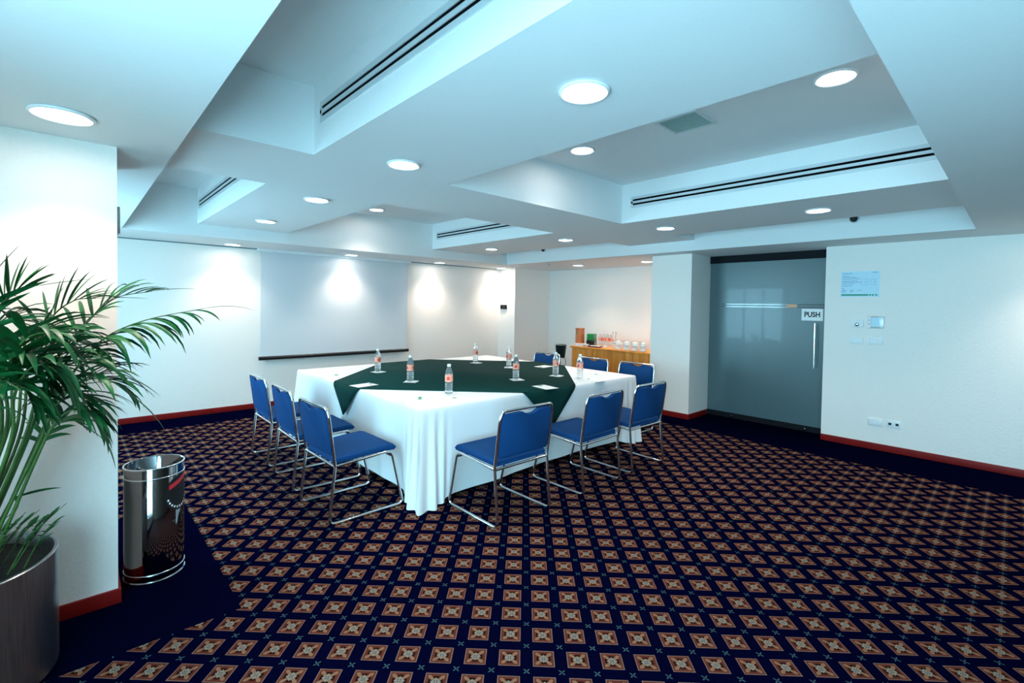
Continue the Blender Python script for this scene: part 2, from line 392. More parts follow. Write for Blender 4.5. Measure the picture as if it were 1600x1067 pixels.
for y, z, lab in ((1.187, 2.428, 'small black dome sensor high on the ceiling step above the glass door'), (5.475, 2.441, 'small black dome sensor high on the ceiling step above the buffet alcove')):
    t = thing('dome_sensor', lab, 'sensor', (CX1, y, z), 0, 'black dome sensors')
    bm = bmn(); lathe(bm, [(.042, 0), (.042, .012), (.036, .018)], 24, capb=True, capt=True); bm.transform(Matrix.Rotation(-math.pi/2, 4, 'Y')); obj('sensor_base', bm, 'alu', t, smooth=40)
    bm = bmn(); lathe(bm, [(.034, .017), (.032, .032), (.022, .044), (.008, .049), (.0005, .05)], 24); bm.transform(Matrix.Rotation(-math.pi/2, 4, 'Y')); obj('sensor_dome', bm, 'black', t, smooth=60)
t = thing('sprinkler_head', 'tiny metal sprinkler head on the alcove ceiling before the buffet', 'sprinkler', (6.06, 5.62, ZS))
bm = bmn(); lathe(bm, [(.03, 0), (.03, -.004), (.012, -.008), (.010, -.03)], 16, capt=True); obj('sprinkler_body', bm, 'silver', t, smooth=40)
bm = bmn(); lathe(bm, [(.0005, -.036), (.02, -.036), (.02, -.032), (.0005, -.03)], 16); obj('deflector_plate', bm, 'silver', t, smooth=40)

# ------------------------------------------------------------------ projector screen
ps = thing('projector_screen', 'large white pull-down projector screen with black bottom bar on the wall', 'screen', (3.09, YW-.05, 0))
bx('screen_fabric', 'screen', -1.165, 1.155, -.002, .002, .715, 2.20, ps)
bm = bmn(); tube(bm, [(-1.185, 0, .70), (1.18, 0, .70)], .027, 12); obj('bottom_bar', bm, 'black', ps, smooth=50)
bx('screen_housing', 'trim', -1.2, 1.2, -.04, .049, 2.196, ZS-.001, ps)

# ------------------------------------------------------------------ things on the walls
def plate(name, label, cat, y, z, wy, wz, mat='plastic', grp=None):
    t = thing(name, label, cat, (XR, y, z), 0, grp); bx('cover_plate', mat, -.010, 0, -wy/2, wy/2, -wz/2, wz/2, t, bevel=.003); return t
t = plate('doorbell_plate', 'white wall plate with one silver round button, under the notice', 'switch', 1.255, 1.365, .118, .085)
bm = bmn(); lathe(bm, [(.019, 0), (.019, .008), (.012, .013), (.0005, .014)], 20); bm.transform(Matrix.Rotation(-math.pi/2, 4, 'Y')); bm.transform(Matrix.Translation((-.010, 0, -.012))); obj('push_button', bm, 'chrome', t, smooth=50)
t = plate('thermostat', 'silver framed room controller with pale display below the notice', 'thermostat', 1.092, 1.383, .15, .13, 'silver')
bx('display', 'cyan_paper', -.0125, -.010, -.035, .035, -.05, .05, t); bx('button_panel', 'plastic', -.014, -.010, .038, .073, -.062, .062, t)
for z in (-.02, .02): bx('control_button', 'silver', -.016, -.014, .047, .063, z-.006, z+.006, t)
t = plate('light_switch', 'blank white switch plate under the round button plate', 'switch', 1.252, 1.17, .118, .07); bx('rocker', 'trim', -.014, -.010, -.03, .03, -.014, .014, t)
t = plate('light_switch', 'white triple switch plate under the silver room controller', 'switch', 1.083, 1.18, .125, .075)
for k in (-1, 0, 1): bx('rocker', 'trim', -.015, -.010, k*.032-.012, k*.032+.012, -.02, .02, t)
t = plate('wall_socket', 'white wall socket plate with pale blank inserts low on the wall', 'socket', 1.065, .30, .132, .08)
for k in (-1, 0, 1): bx('insert', 'trim', -.014, -.010, k*.034-.013, k*.034+.013, -.02, .02, t)
t = plate('wall_socket', 'white wall socket plate with two dark outlets low on the wall', 'socket', .907, .306, .125, .08)
for k in (-1, 1): bx('outlet', 'ink_black', -.0135, -.010, k*.03-.013, k*.03+.013, -.012, .012, t)
t = thing('wall_socket', 'small white wall socket below the edge of the projector screen', 'socket', (1.90, YW, .29)); bx('cover_plate', 'plastic', -.04, .04, -.01, 0, -.055, .055, t, bevel=.003)
for k in (-1, 1): bx('outlet', 'trim', -.018, .018, -.013, -.01, k*.025-.012, k*.025+.012, t)
t = thing('thermostat', 'dark grey thermostat on the narrow white pier in the room corner', 'thermostat', (XR, 7.14, 1.468)); bx('casing', 'dark_metal', -.022, 0, -.09, .09, -.042, .042, t, bevel=.004); bx('display', 'bucket', -.0235, -.022, -.06, .02, -.022, .022, t)
t = thing('wall_controller', 'slim grey controller seen edge-on, on the side of white column', 'thermostat', (XC, 3.10, 1.89)); bx('casing', 'silver', 0, .014, -.05, .05, -.066, .066, t, bevel=.003); bx('display', 'cyan_paper', .014, .0155, -.03, .03, -.01, .04, t)
t = thing('notice', 'pale blue printed notice with green bottom bar on the wall beside glass door', 'poster', (XR, 1.243, 1.80))
bx('sheet', 'cyan_paper', -.004, 0, -.175, .175, -.14, .14, t)
bx('green_bar', 'logo_green', -.0048, -.004, -.08, .168, -.128, -.113, t)
for y in (-.095, -.12, -.15): bx('green_bar', 'logo_green', -.0048, -.004, y-.009, y+.009, -.128, -.113, t)
for (y0, y1, z) in ((.07, .165, .118), (-.155, -.11, .125), (.10, .165, .092), (.03, .165, .075), (.0, .165, .058), (.02, .165, .035), (-.01, .165, .020), (.05, .165, .002), (.07, .165, -.02), (.14, .165, -.05), (.12, .165, -.07), (.05, .09, -.07), (-.02, .02, -.07), (.13, .165, -.085), (.06, .09, -.085)):
    bx('text_line', 'ink', -.0046, -.004, y0, y1, z-.0035, z+.0035, t)
for (yc, zc, wy, wz) in ((-.045, .02, .06, .07), (-.12, .02, .055, .06)):
    bm = bmn(); e = .002
    for a in ((yc-wy/2, yc+wy/2, zc+wz/2-e, zc+wz/2), (yc-wy/2, yc+wy/2, zc-wz/2, zc-wz/2+e), (yc-wy/2, yc-wy/2+e, zc-wz/2, zc+wz/2), (yc+wy/2-e, yc+wy/2, zc-wz/2, zc+wz/2), (yc-.01, yc-.01+e, zc-wz/2, zc+wz/2), (yc-wy/2, yc+wy/2, zc, zc+e)):
        box(bm, -.0046, -.004, *a)
    obj('plan_drawing', bm, 'ink', t, kind='stuff')

# ------------------------------------------------------------------ conference table, cloths
TX0, TX1, TY0, TY1, TZ = 1.85, 4.60, 2.93, 5.50, .742
tb = thing('conference_table', 'large square conference table hidden under the white and green cloths', 'table', ((TX0+TX1)/2, (TY0+TY1)/2, 0))
hx, hy = (TX1-TX0)/2-.012, (TY1-TY0)/2-.012
bx('tabletop', 'wood_red', -hx, hx, -hy, hy, TZ-.035, TZ-.004, tb)
for sx in (-1, 1):
    for sy in (-1, 1): bx('leg', 'dark_metal', sx*(hx-.30)-.025, sx*(hx-.30)+.025, sy*(hy-.30)-.025, sy*(hy-.30)+.025, 0, TZ-.035, tb)
def tablecloth():
    bm = bmn(); per = []
    cs = [(TX0, TY0), (TX1, TY0), (TX1, TY1), (TX0, TY1)]
    for k in range(4):
        (xa_, ya_), (xb_, yb_) = cs[k], cs[(k+1) % 4]
        L = math.hypot(xb_-xa_, yb_-ya_); dx, dy = (xb_-xa_)/L, (yb_-ya_)/L; nx, ny = dy, -dx
        us_ = [.30*i/42 for i in range(42)] + [.30+(L-.60)*i/56 for i in range(56)] + [L-.30+.30*i/42 for i in range(42)]
        for u in us_:
            sgn = u if u < L/2 else u-L                       # signed distance from the corner
            o = .5*max(0, 1-abs(sgn)/.11)                     # share of the neighbouring side's outward direction
            if sgn >= 0: mx_, my_ = -dx, -dy                  # the previous side looks back along this one
            else: mx_, my_ = dx, dy
            vx, vy = nx*(1-o)+mx_*o, ny*(1-o)+my_*o; l = math.hypot(vx, vy)
            per.append((xa_+dx*u, ya_+dy*u, vx/l, vy/l, abs(sgn), u, k, sgn))
    rows = [(0, 0.0), (.006, .005), (.018, .009), (.05, .011), (.12, .012), (.22, .013), (.34, .014), (.46, .015), (.58, .016), (.68, .017), (.736, .018)]
    rnd = [random.uniform(0, 6.28) for _ in range(12)]; rings = []
    for dz, out in rows:
        f = dz/.736; ring = []
        for (x, y, nx, ny, dc, u, k, us) in per:
            cf = math.exp(-(dc/.125)**2); c2 = math.exp(-(dc/.22)**4)
            wob = math.sin(u*8+rnd[k])*.5+math.sin(u*15+rnd[k+4])*.35+math.sin(u*3.7+rnd[k+8])*.6
            d = out + f*.012*wob*(1-cf) - f*f*.040*(1-c2) + f**1.3*cf*.055 + f**.8*c2*.026*math.cos(us*72+.6*math.sin(k*2))*min(1, dz/.12)
            lift = .055*(1-c2)*f*f + f*f*.012*math.sin(u*2.6+rnd[k+4])*(1-c2)
            ring.append(bm.verts.new((x+nx*d, y+ny*d, TZ-dz+lift)))
        rings.append(ring)
    n = len(per)
    for a, b in zip(rings, rings[1:]):
        for k in range(n): bm.faces.new((a[k], a[(k+1) % n], b[(k+1) % n], b[k]))
    bm.faces.new(rings[0])
    o = obj('white_tablecloth', bm, 'white_cloth', smooth=80)
    return tag(o, 'white floor-length tablecloth with folded corners covering the conference table', 'tablecloth')
tablecloth()
def green_cloth():
    cx, cy, h = 3.21, 4.215, 1.64; z = TZ+.004; th = .003
    bm = bmn()
    x0, x1, y0, y1 = TX0-.024, TX1+.024, TY0-.024, TY1+.024      # hangs just off the white skirt
    def half(lim): return h-lim
    # octagon on the table
    L, Rr, Bn, Tn = cx-TX0, TX1-cx, cy-TY0, TY1-cy
    oct_ = [(TX0, cy+(h-L)), (TX0, cy-(h-L)), (cx-(h-Bn), TY0), (cx+(h-Bn), TY0), (TX1, cy-(h-Rr)), (TX1, cy+(h-Rr)), (cx+(h-Tn), TY1), (cx-(h-Tn), TY1)]
    bm.faces.new([bm.verts.new((a, b, z)) for a, b in oct_])
    # hanging tips, built in strips so that they bow a little
    def tip(p, q, nrm, hgt):
        p, q = Vector((*p, z)), Vector((*q, z)); prev = None; n = 6; c0 = (p+q)/2
        steps = [(0, 0.0), (.04, .016), (.12, .026), (.35, .030), (.65, .032), (.97, .034)]
        for s_, o_ in steps:
            row = [bm.verts.new((p.lerp(q, .5+(k/n-.5)*(1-s_))) + Vector(nrm)*(o_+.004*math.sin(k*2.1)*s_) + Vector((0, 0, -s_*hgt))) for k in range(n+1)]
            if prev:
                for k in range(n): bm.faces.new((prev[k], prev[k+1], row[k+1], row[k]))
            prev = row
    tip(oct_[0], oct_[1], (-1, 0, 0), h-L); tip(oct_[2], oct_[3], (0, -1, 0), h-Bn); tip(oct_[4], oct_[5], (1, 0, 0), h-Rr); tip(oct_[6], oct_[7], (0, 1, 0), h-Tn)
    bmesh.ops.remove_doubles(bm, verts=bm.verts[:], dist=.0005)
    o = obj('green_table_overlay', bm, 'green_cloth', smooth=50)
    s_ = o.modifiers.new('cloth_thickness', 'SOLIDIFY'); s_.thickness = .002; s_.offset = 1
    tag(o, 'dark green square cloth laid diagonally over the white tablecloth, tips hanging', 'tablecloth')
green_cloth()
ZT_ = TZ+.007

# ------------------------------------------------------------------ chairs
def make_chair(label, group):
    t = thing('sled_chair', label, 'chair', (0, 0, 0), 0, group)
    r = .0105
    for s in (-1, 1):
        x = s*.255
        p = fillet([(x, -.245, .405), (x, -.285, r), (x, .275, r), (x, .175, .425), (x, -.245, .398)], .045)
        bm = bmn(); tube(bm, p, r, 10); obj('leg', bm, 'chrome', t, smooth=60)
    bm = bmn(); p = fillet([(-.255, -.245, .40), (-.255, -.292, .745), (-.235, -.30, .795), (.235, -.30, .795), (.255, -.292, .745), (.255, -.245, .40)], .05, 5); tube(bm, p, r, 10); obj('back_frame', bm, 'chrome', t, smooth=60)
    bm = bmn(); tube(bm, [(-.255, -.245, .395), (.255, -.245, .395)], r, 10); obj('rear_rail', bm, 'chrome', t, smooth=60)
    bm = bmn(); tube(bm, [(-.250, .180, .385), (.250, .180, .385)], .008, 10); obj('front_rail', bm, 'chrome', t, smooth=60)
    # seat cushion: profile along y, swept across x with soft edges
    bm = bmn(); prof = [(-.235, .408), (-.235, .440), (-.21, .452), (-.05, .458), (.10, .470), (.17, .472), (.205, .462), (.222, .440), (.205, .420), (.12, .425)]
    rows = []
    for x, sc_ in ((-.245, .72), (-.240, .9), (-.225, 1.), (-.1, 1.), (.1, 1.), (.225, 1.), (.240, .9), (.245, .72)):
        rows.append([bm.verts.new((x, y, .438+(z-.438)*sc_)) for y, z in prof])
    for a, b in zip(rows, rows[1:]):
        for k in range(len(prof)): bm.faces.new((a[k], a[(k+1) % len(prof)], b[(k+1) % len(prof)], b[k]))
    bm.faces.new(rows[0]); bm.faces.new(rows[-1][::-1]); obj('seat', bm, 'blue', t, smooth=60)
    # backrest pad with the hand notch in its top edge
    def lean(z): return -.2545-(z-.47)*.137
    out = [(-.235, .485), (-.22, .465), (.22, .465), (.235, .485), (.243, .72), (.236, .757), (.215, .777), (.088, .781), (.070, .777), (.052, .768), (.030, .760), (.010, .757), (-.010, .757), (-.030, .760), (-.052, .768), (-.070, .777), (-.088, .781), (-.215, .777), (-.236, .757), (-.243, .72)]
    bm = bmn()
    def ring(off, shrink):
        return [bm.verts.new((x*(1-shrink), lean(z)+off - .018*(1-(x/.245)**2), .62+(z-.62)*(1-shrink*1.3))) for x, z in out]
    R_ = [ring(-.012, .035), ring(-.006, .0), ring(.012, .0), ring(.020, .035)]
    for a, b in zip(R_, R_[1:]):
        for k in range(len(out)): bm.faces.new((a[k], a[(k+1) % len(out)], b[(k+1) % len(out)], b[k]))
    bm.faces.new(R_[0][::-1]); bm.faces.new(R_[-1]); obj('backrest', bm, 'blue', t, smooth=45)
    return t
GC = 'blue chairs around the conference table'
spots = [
 (2.325, 2.625, 0, 'blue padded chrome sled chair facing the screen, end of row beside folded cloth corner'),
 (3.21, 2.615, 0.02, 'blue padded chrome sled chair facing the screen, middle of its row, below green cloth tip'),
 (3.94, 2.625, -.02, 'blue padded chrome sled chair facing the screen, end of row nearest the glass door'),
 (1.53, 3.375, -math.pi/2+.02, 'blue padded chrome sled chair on the palm side, nearest the folded cloth corner'),
 (1.55, 4.11, -math.pi/2-.02, 'blue padded chrome sled chair on the palm side, middle of its row of three'),
 (1.565, 4.85, -math.pi/2, 'blue padded chrome sled chair on the palm side, nearest the screen wall'),
 (4.92, 4.84, math.pi/2, 'blue padded chrome sled chair with its back to buffet, nearest the screen wall'),
 (4.94, 4.00, math.pi/2+.02, 'blue padded chrome sled chair with its back to buffet, middle of its row'),
 (4.94, 3.32, math.pi/2-.02, 'blue padded chrome sled chair with its back to buffet, nearest the glass door')]
ch0 = None
for x, y, rz, lab in spots:
    if ch0 is None:
        ch0 = make_chair(lab, GC); ch0.location = (x, y, 0); ch0.rotation_euler = (0, 0, rz)
    else: dup(ch0, (x, y, 0), rz, lab)

# ------------------------------------------------------------------ on the table
def make_bottle(label):
    t = thing('water_bottle', label, 'bottle', (0, 0, 0), 0, 'water bottles on the conference table')
    pr = [(.0005, .003), (.020, .002), (.029, .000), (.032, .005)]
    for k in range(5): z = .014+k*.017; pr += [(.0325, z), (.0325, z+.008), (.0300, z+.0125)]
    pr += [(.0325, .104), (.0325, .158), (.0315, .172), (.027, .190), (.020, .208), (.0145, .222), (.0125, .228), (.0125, .236)]
    bm = bmn(); lathe(bm, pr, 24, capt=True); obj('bottle_body', bm, 'bottle', t, smooth=50)
    bm = bmn(); lathe(bm, [(.0331, .102), (.0333, .104), (.0333, .158), (.0331, .160)], 24); bl = obj('bottle_label', bm, 'label', t, smooth=60)
    for a0 in range(0, 24, 8):
        bm = bmn(); vs = []
        for k in range(4):
            a = 2*math.pi*(a0+k)/24; vs.append([bm.verts.new((.0338*math.cos(a), .0338*math.sin(a), z)) for z in (.118, .145)])
        for p, q in zip(vs, vs[1:]): bm.faces.new((p[0], q[0], q[1], p[1]))
        obj('label_print', bm, 'label_red', bl)
    bm = bmn(); lathe(bm, [(.0155, .229), (.0158, .231), (.0158, .246), (.0145, .249), (.0005, .2495)], 20); obj('screw_cap', bm, 'cap', t, smooth=50)
    return t
bots = [(2.445, 4.786, 'water bottle with orange label, palm side of table, nearest the projector screen'),
 (2.39, 4.011, 'water bottle with orange label, palm side of table, between two other bottles'),
 (2.33, 3.285, 'water bottle with orange label closest to the folded white cloth corner'),
 (3.819, 4.801, 'water bottle with orange label by the far table corner near screen and buffet'),
 (3.872, 4.221, 'water bottle with orange label before the middle chair that backs onto the buffet'),
 (3.294, 3.482, 'water bottle with orange label above the hanging green cloth tip and notepad'),
 (3.821, 3.417, 'water bottle with orange label on a napkin on green cloth near glass door end'),
 (3.928, 3.168, 'water bottle with orange label on bare white cloth near the glass door end')]
b0 = None
for i, (x, y, lab) in enumerate(bots):
    onw = abs(x-3.21)+abs(y-4.215) > 1.64
    zz = (TZ if onw else TZ+.006)
    nl = lab.replace('water bottle with orange label', 'white paper napkin under the bottle')
    nk = thing('paper_napkin', nl, 'napkin', (x+.005, y-.01, zz), .2+.5*(i % 3), 'paper napkins under the bottles')
    bm = bmn()
    for k, a in enumerate((0, .12)):
        n = 6; vs = [[bm.verts.new((-.062+.124*p/n, -.062+.124*q/n, .001+k*.0025+.0012*math.sin(p*1.7+k)*math.cos(q*1.3))) for q in range(n+1)] for p in range(n+1)]
        if a:
            for row in vs:
                for v in row: v.co = Matrix.Rotation(a, 3, 'Z') @ v.co
        for p in range(n):
            for q in range(n): bm.faces.new((vs[p][q], vs[p+1][q], vs[p+1][q+1], vs[p][q+1]))
        if k == 0: obj('napkin_sheet', bm, 'paper', nk, smooth=60); bm = bmn()
        else: obj('napkin_sheet', bm, 'paper', nk, smooth=60)
    zb = zz+.006
    if b0 is None: b0 = make_bottle(lab); b0.location = (x, y, zb)
    else: dup(b0, (x, y, zb), i*.7, lab)
def notepad(x, y, rz, lab):
    onw = abs(x-3.21)+abs(y-4.215) > 1.60
    t = thing('note_sheet', lab, 'paper', (x, y, (TZ+.001 if onw else TZ+.0075)), rz, 'note sheets at the places')
    bx('sheet', 'paper', -.074, .074, -.105, .105, 0, .002, t)
    bm = bmn(); poly_prism(bm, [(-.028, .06), (-.004, .055), (.024, .062), (.012, .085), (-.016, .088)], 'z', .002, .0026); obj('printed_emblem', bm, 'logo_green', t)
def pen(x, y, rz, lab):
    onw = abs(x-3.21)+abs(y-4.215) > 1.60
    t = thing('ballpoint_pen', lab, 'pen', (x, y, (TZ+.009 if onw else TZ+.016)), rz, 'pens at the places')
    bm = bmn(); tube(bm, [(0, -.065, 0), (0, .045, 0)], .0045, 10); obj('pen_barrel', bm, 'plastic', t, smooth=50)
    bm = bmn(); tube(bm, [(0, .045, 0), (0, .072, 0)], .0052, 10); obj('pen_grip', bm, 'logo_green', t, smooth=50)
    bm = bmn(); tube(bm, [(0, -.065, 0), (0, -.078, 0)], .003, 8, .001); obj('pen_tip', bm, 'silver', t, smooth=50)
h2 = math.pi/2
for x, y, rz, lab in ((1.95, 4.08, -h2+.15, 'note sheet with green emblem lying on the green cloth, palm side'),
 (3.205, 2.99, -.12, 'note sheet with green emblem above the hanging green cloth tip'),
 (4.29, 4.03, h2+.1, 'note sheet with green emblem before the middle chair backing onto the buffet'),
 (1.95, 3.24, -h2, 'note sheet with green emblem on white cloth beside the folded corner, palm side'),
 (2.27, 3.045, 0, 'note sheet with green emblem on white cloth beside the folded corner, facing screen'),
 (1.95, 4.84, -h2, 'note sheet with green emblem on white cloth nearest the screen, palm side'),
 (3.95, 3.0, 0, 'note sheet with green emblem on white cloth near the glass door end'),
 (4.38, 4.80, h2, 'note sheet with green emblem on white cloth at the far corner by buffet'),
 (4.38, 3.25, h2, 'note sheet with green emblem on white cloth, buffet side near glass door')): notepad(x, y, rz, lab)
pen(1.99, 3.30, -h2-.5, 'pen with green grip lying on note sheet by the folded cloth corner')
pen(1.95, 4.86, -h2-.4, 'pen with green grip lying on note sheet nearest the projector screen')

# ------------------------------------------------------------------ waste bin
BXc, BYc, BR, BHt = .325, 3.20, .133, .615
t = thing('waste_bin', 'polished steel cylindrical waste bin with round black decal beside the column', 'bin', (BXc, BYc, 0))
bm = bmn(); lathe(bm, [(BR-.006, .02), (BR, .026), (BR, BHt-.005), (BR-.003, BHt), (BR-.006, BHt-.004), (BR-.006, .03), (.001, .028)], 56); obj('bin_body', bm, 'mirror', t, smooth=40)
for z in (.558, BHt-.004, .052): 
    bm = bmn(); tube(bm, [(math.cos(2*math.pi*k/56)*BR, math.sin(2*math.pi*k/56)*BR, z) for k in range(56)], .0045, 8, closed=True); obj('ring_band', bm, 'chrome', t, smooth=60)
bm = bmn(); lathe(bm, [(BR-.004, 0), (BR+.004, .003), (BR+.004, .016), (BR-.002, .02)], 56, capb=True); obj('base_ring', bm, 'chrome', t, smooth=40)
def decal(name, mat, az0, zc, shape, off):
    bm = bmn(); pts = shape; R_ = BR+off; n = len(pts)
    ca = sum(p[0] for p in pts)/n; cz = sum(p[1] for p in pts)/n; rings = []
    for j in range(1, 7):
        f = j/6; rings.append([bm.verts.new((R_*math.cos(az0+(ca+(a-ca)*f)/BR), R_*math.sin(az0+(ca+(a-ca)*f)/BR), zc+cz+(z-cz)*f)) for a, z in pts])
    c = bm.verts.new((R_*math.cos(az0+ca/BR), R_*math.sin(az0+ca/BR), zc+cz))
    for k in range(n): bm.faces.new((c, rings[0][k], rings[0][(k+1) % n]))
    for p, q in zip(rings, rings[1:]):
        for k in range(n): bm.faces.new((p[k], q[k], q[(k+1) % n], p[(k+1) % n]))
    return obj(name, bm, mat, t)
AZ = math.radians(-42)
dc = decal('round_decal', 'ink_black', AZ, .455, [(.085*math.cos(a*math.pi/12), .095*math.sin(a*math.pi/12)) for a in range(24)], .0012)
decal('decal_banner', 'decal_red', AZ, .455, [(-.062+.0124*k, .028+.0045*k) for k in range(11)]+[(.062-.0124*k, .098-.0045*k) for k in range(11)], .0024)
for k in range(11):
    a = math.radians(200+k*14); ca, sa = .07*math.cos(a), .078*math.sin(a)
    decal('decal_letter', 'paper', AZ, .455, [(ca-.004, sa-.005), (ca+.004, sa-.005), (ca+.004, sa+.005), (ca-.004, sa+.005)], .0022)

# ------------------------------------------------------------------ potted palm
PX, PY, PR, PH = -.345, 2.645, .30, .505
t = thing('potted_palm', 'tall feathery green palm in a brushed steel drum planter beside white column', 'plant', (PX, PY, 0))
pot = None
bm = bmn(); lathe(bm, [(.001, .05), (PR-.01, .05), (PR, .054), (PR, PH-.003), (PR-.003, PH), (PR-.012, PH), (PR-.014, PH-.004), (PR-.014, PH-.10)], 72); pot = obj('planter', bm, 'brushed', t, smooth=40)
for a in (.4, 1.97, 3.54, 5.11, -.55):
    bm = bmn(); lathe(bm, [(.012, .0), (.022, .006), (.022, .04), (.012, .05)], 14, (math.cos(a)*(PR-.06), math.sin(a)*(PR-.06), 0), capb=True, capt=True); obj('planter_foot', bm, 'alu', pot, smooth=50)
bm = bmn()
n = 40; rg = []
for j in range(7):
    r = (PR-.014)*j/6
    rg.append([bm.verts.new((r*math.cos(2*math.pi*k/n), r*math.sin(2*math.pi*k/n), PH-.055+random.uniform(-.008, .010))) for k in range(n)] if j else [bm.verts.new((0, 0, PH-.05))])
for k in range(n): bm.faces.new((rg[0][0], rg[1][k], rg[1][(k+1) % n]))
for j in range(1, 6):
    for k in range(n): bm.faces.new((rg[j][k], rg[j+1][k], rg[j+1][(k+1) % n], rg[j][(k+1) % n]))
obj('soil', bm, 'soil', t, smooth=30)
def leaflet(bm, base, d, up, L, wdt, droop):
    side = d.cross(up)
    if side.length < 1e-3: side = d.orthogonal()
    side.normalize(); N = 6; p = Vector(base); dirn = d.normalized(); prev = None
    for k in range(N+1):
        s_ = k/N; wd = wdt*(math.sin(math.pi*min(1, .12+s_*.88))**.7)*(1 if s_ < .5 else 1-.15*(s_-.5))
        if k == N: wd = .0006
        nrm = side.cross(dirn).normalized()
        row = [bm.verts.new(p-side*wd*.5+nrm*wd*.16), bm.verts.new(p), bm.verts.new(p+side*wd*.5+nrm*wd*.16)]
        if prev:
            for q in (0, 1): bm.faces.new((prev[q], prev[q+1], row[q+1], row[q]))
        prev = row
        dirn = (dirn+Vector((0, 0, -1))*droop*(.4+s_)/N).normalized(); p = p+dirn*(L/N)
def frond(ctrl, Lmax=.31, wdt=.023, droop=1.0, pairs=11, start=.42, rad=.0065, parent=t, side_up=.25, mass=None):
    pts = smooth_path(ctrl, 8); org = Vector(parent.location)
    bm = bmn(); tube(bm, [p-org for p in pts], rad, 7, .0014); fr = obj('frond', bm, 'stem', parent, smooth=60)
    N = len(pts)-1
    def ev(s_):
        f = s_*N; i = min(int(f), N-1); return pts[i].lerp(pts[i+1], f-i), (pts[min(i+1, N)]-pts[max(i-1, 0)]).normalized()
    for k in range(pairs):
        s_ = start+(1-start)*(k+.3)/pairs; u = (k+.5)/pairs
        p, d = ev(s_); L = Lmax*(.55+.45*math.sin(math.pi*min(1, u*1.05+.1)))*(1-.35*u)
        sd = d.cross(Vector((0, 0, 1)))
        if sd.length < .05: sd = Vector((1, 0, 0))
        sd.normalize(); nu = sd.cross(d).normalized()
        for s2 in (-1, 1):
            dd = (d*(.55+.5*u)+sd*s2*(.85-.3*u)+nu*side_up+Vector([random.uniform(-.1, .1) for _ in range(3)])).normalized()
            b2 = mass if mass is not None else bmn(); leaflet(b2, p-org, dd, nu, L*random.uniform(.85, 1.1), wdt*random.uniform(.8, 1.15), droop*random.uniform(.6, 1.4))
            if mass is None: obj('leaflet', b2, 'leaf', fr, smooth=80)
    if mass is not None: return
    p, d = ev(.995); b2 = bmn(); leaflet(b2, p-org, d, Vector((0, 0, 1)), Lmax*.6, wdt*.7, droop*.4); obj('leaflet', b2, 'leaf', fr, smooth=80)
def F(base, pts, **k):
    frond([Vector((PX+base[0], PY+base[1], PH-.06))]+[at_y(*p) for p in pts], **k)
F((.08, -.02), [(58, 690, 2.62), (108, 592, 2.60), (160, 531, 2.58), (228, 500, 2.54), (318, 482, 2.5)], droop=1.7, side_up=-.1, Lmax=.36)
F((.05, .03), [(42, 690, 2.66), (85, 570, 2.70), (135, 505, 2.74), (180, 466, 2.76), (238, 455, 2.76)], droop=.8)
F((.07, -.08), [(55, 705, 2.50), (85, 640, 2.45), (120, 600, 2.42), (165, 592, 2.40), (205, 618, 2.38)], droop=1.6)
F((-.02, .0), [(0, 690, 2.60), (-14, 560, 2.60), (-4, 490, 2.60), (22, 455, 2.60), (50, 448, 2.60)], droop=.25, side_up=.5)
F((.02, .05), [(28, 690, 2.68), (45, 575, 2.70), (78, 500, 2.72), (115, 470, 2.72), (150, 466, 2.72)], droop=.5, side_up=.35)
F((.10, -.06), [(55, 720, 2.48), (85, 662, 2.44), (115, 640, 2.42), (145, 652, 2.40), (163, 685, 2.39)], droop=1.7, Lmax=.22)
F((-.08, -.04), [(-20, 700, 2.50), (-60, 560, 2.40), (-110, 490, 2.3), (-170, 480, 2.2)], droop=1.2)
F((.0, -.08), [(5, 690, 2.45), (8, 590, 2.38), (34, 535, 2.34), (75, 520, 2.30), (108, 545, 2.28)], droop=1.3)
F((.04, -.04), [(32, 700, 2.5), (58, 622, 2.46), (92, 578, 2.44), (135, 565, 2.42), (180, 580, 2.40)], droop=1.2)
F((-.07, -.09), [(-25, 720, 2.42), (-60, 640, 2.3), (-90, 610, 2.2), (-120, 640, 2.1)], droop=1.5)
F((.02, -.10), [(12, 705, 2.40), (22, 620, 2.33), (48, 575, 2.30), (82, 575, 2.28), (112, 612, 2.26)], droop=1.5)
F((-.05, .04), [(-10, 680, 2.66), (-40, 540, 2.66), (-40, 470, 2.66), (-20, 440, 2.66)], droop=.4, side_up=.5)
F((.06, .06), [(40, 740, 2.72), (72, 680, 2.77), (105, 655, 2.80), (135, 668, 2.82)], droop=1.2, Lmax=.17)
mass = bmn()
for base, pts in (((.0, .0), [(10, 680, 2.7), (20, 600, 2.72), (45, 545, 2.74), (80, 530, 2.76), (120, 550, 2.78)]), ((-.03, -.05), [(-5, 690, 2.5), (0, 600, 2.45), (20, 560, 2.4), (50, 560, 2.36), (75, 600, 2.34)]),
    ((.03, .02), [(20, 690, 2.6), (35, 600, 2.6), (65, 550, 2.6), (105, 530, 2.6), (150, 545, 2.6)]), ((-.06, .02), [(-20, 680, 2.7), (-30, 560, 2.7), (-10, 510, 2.7), (25, 500, 2.7), (55, 520, 2.7)]),
    ((.05, -.05), [(35, 700, 2.55), (60, 640, 2.52), (90, 615, 2.5), (125, 620, 2.48), (150, 650, 2.46)]), ((-.04, -.08), [(-15, 700, 2.4), (-15, 630, 2.35), (5, 600, 2.3), (35, 605, 2.28), (60, 640, 2.26)])):
    frond([Vector((PX+base[0], PY+base[1], PH-.06))]+[at_y(*p) for p in pts], mass=mass, droop=1.2, pairs=12)
obj('leaflet_mass', mass, 'leaf', t, smooth=80, kind='stuff')
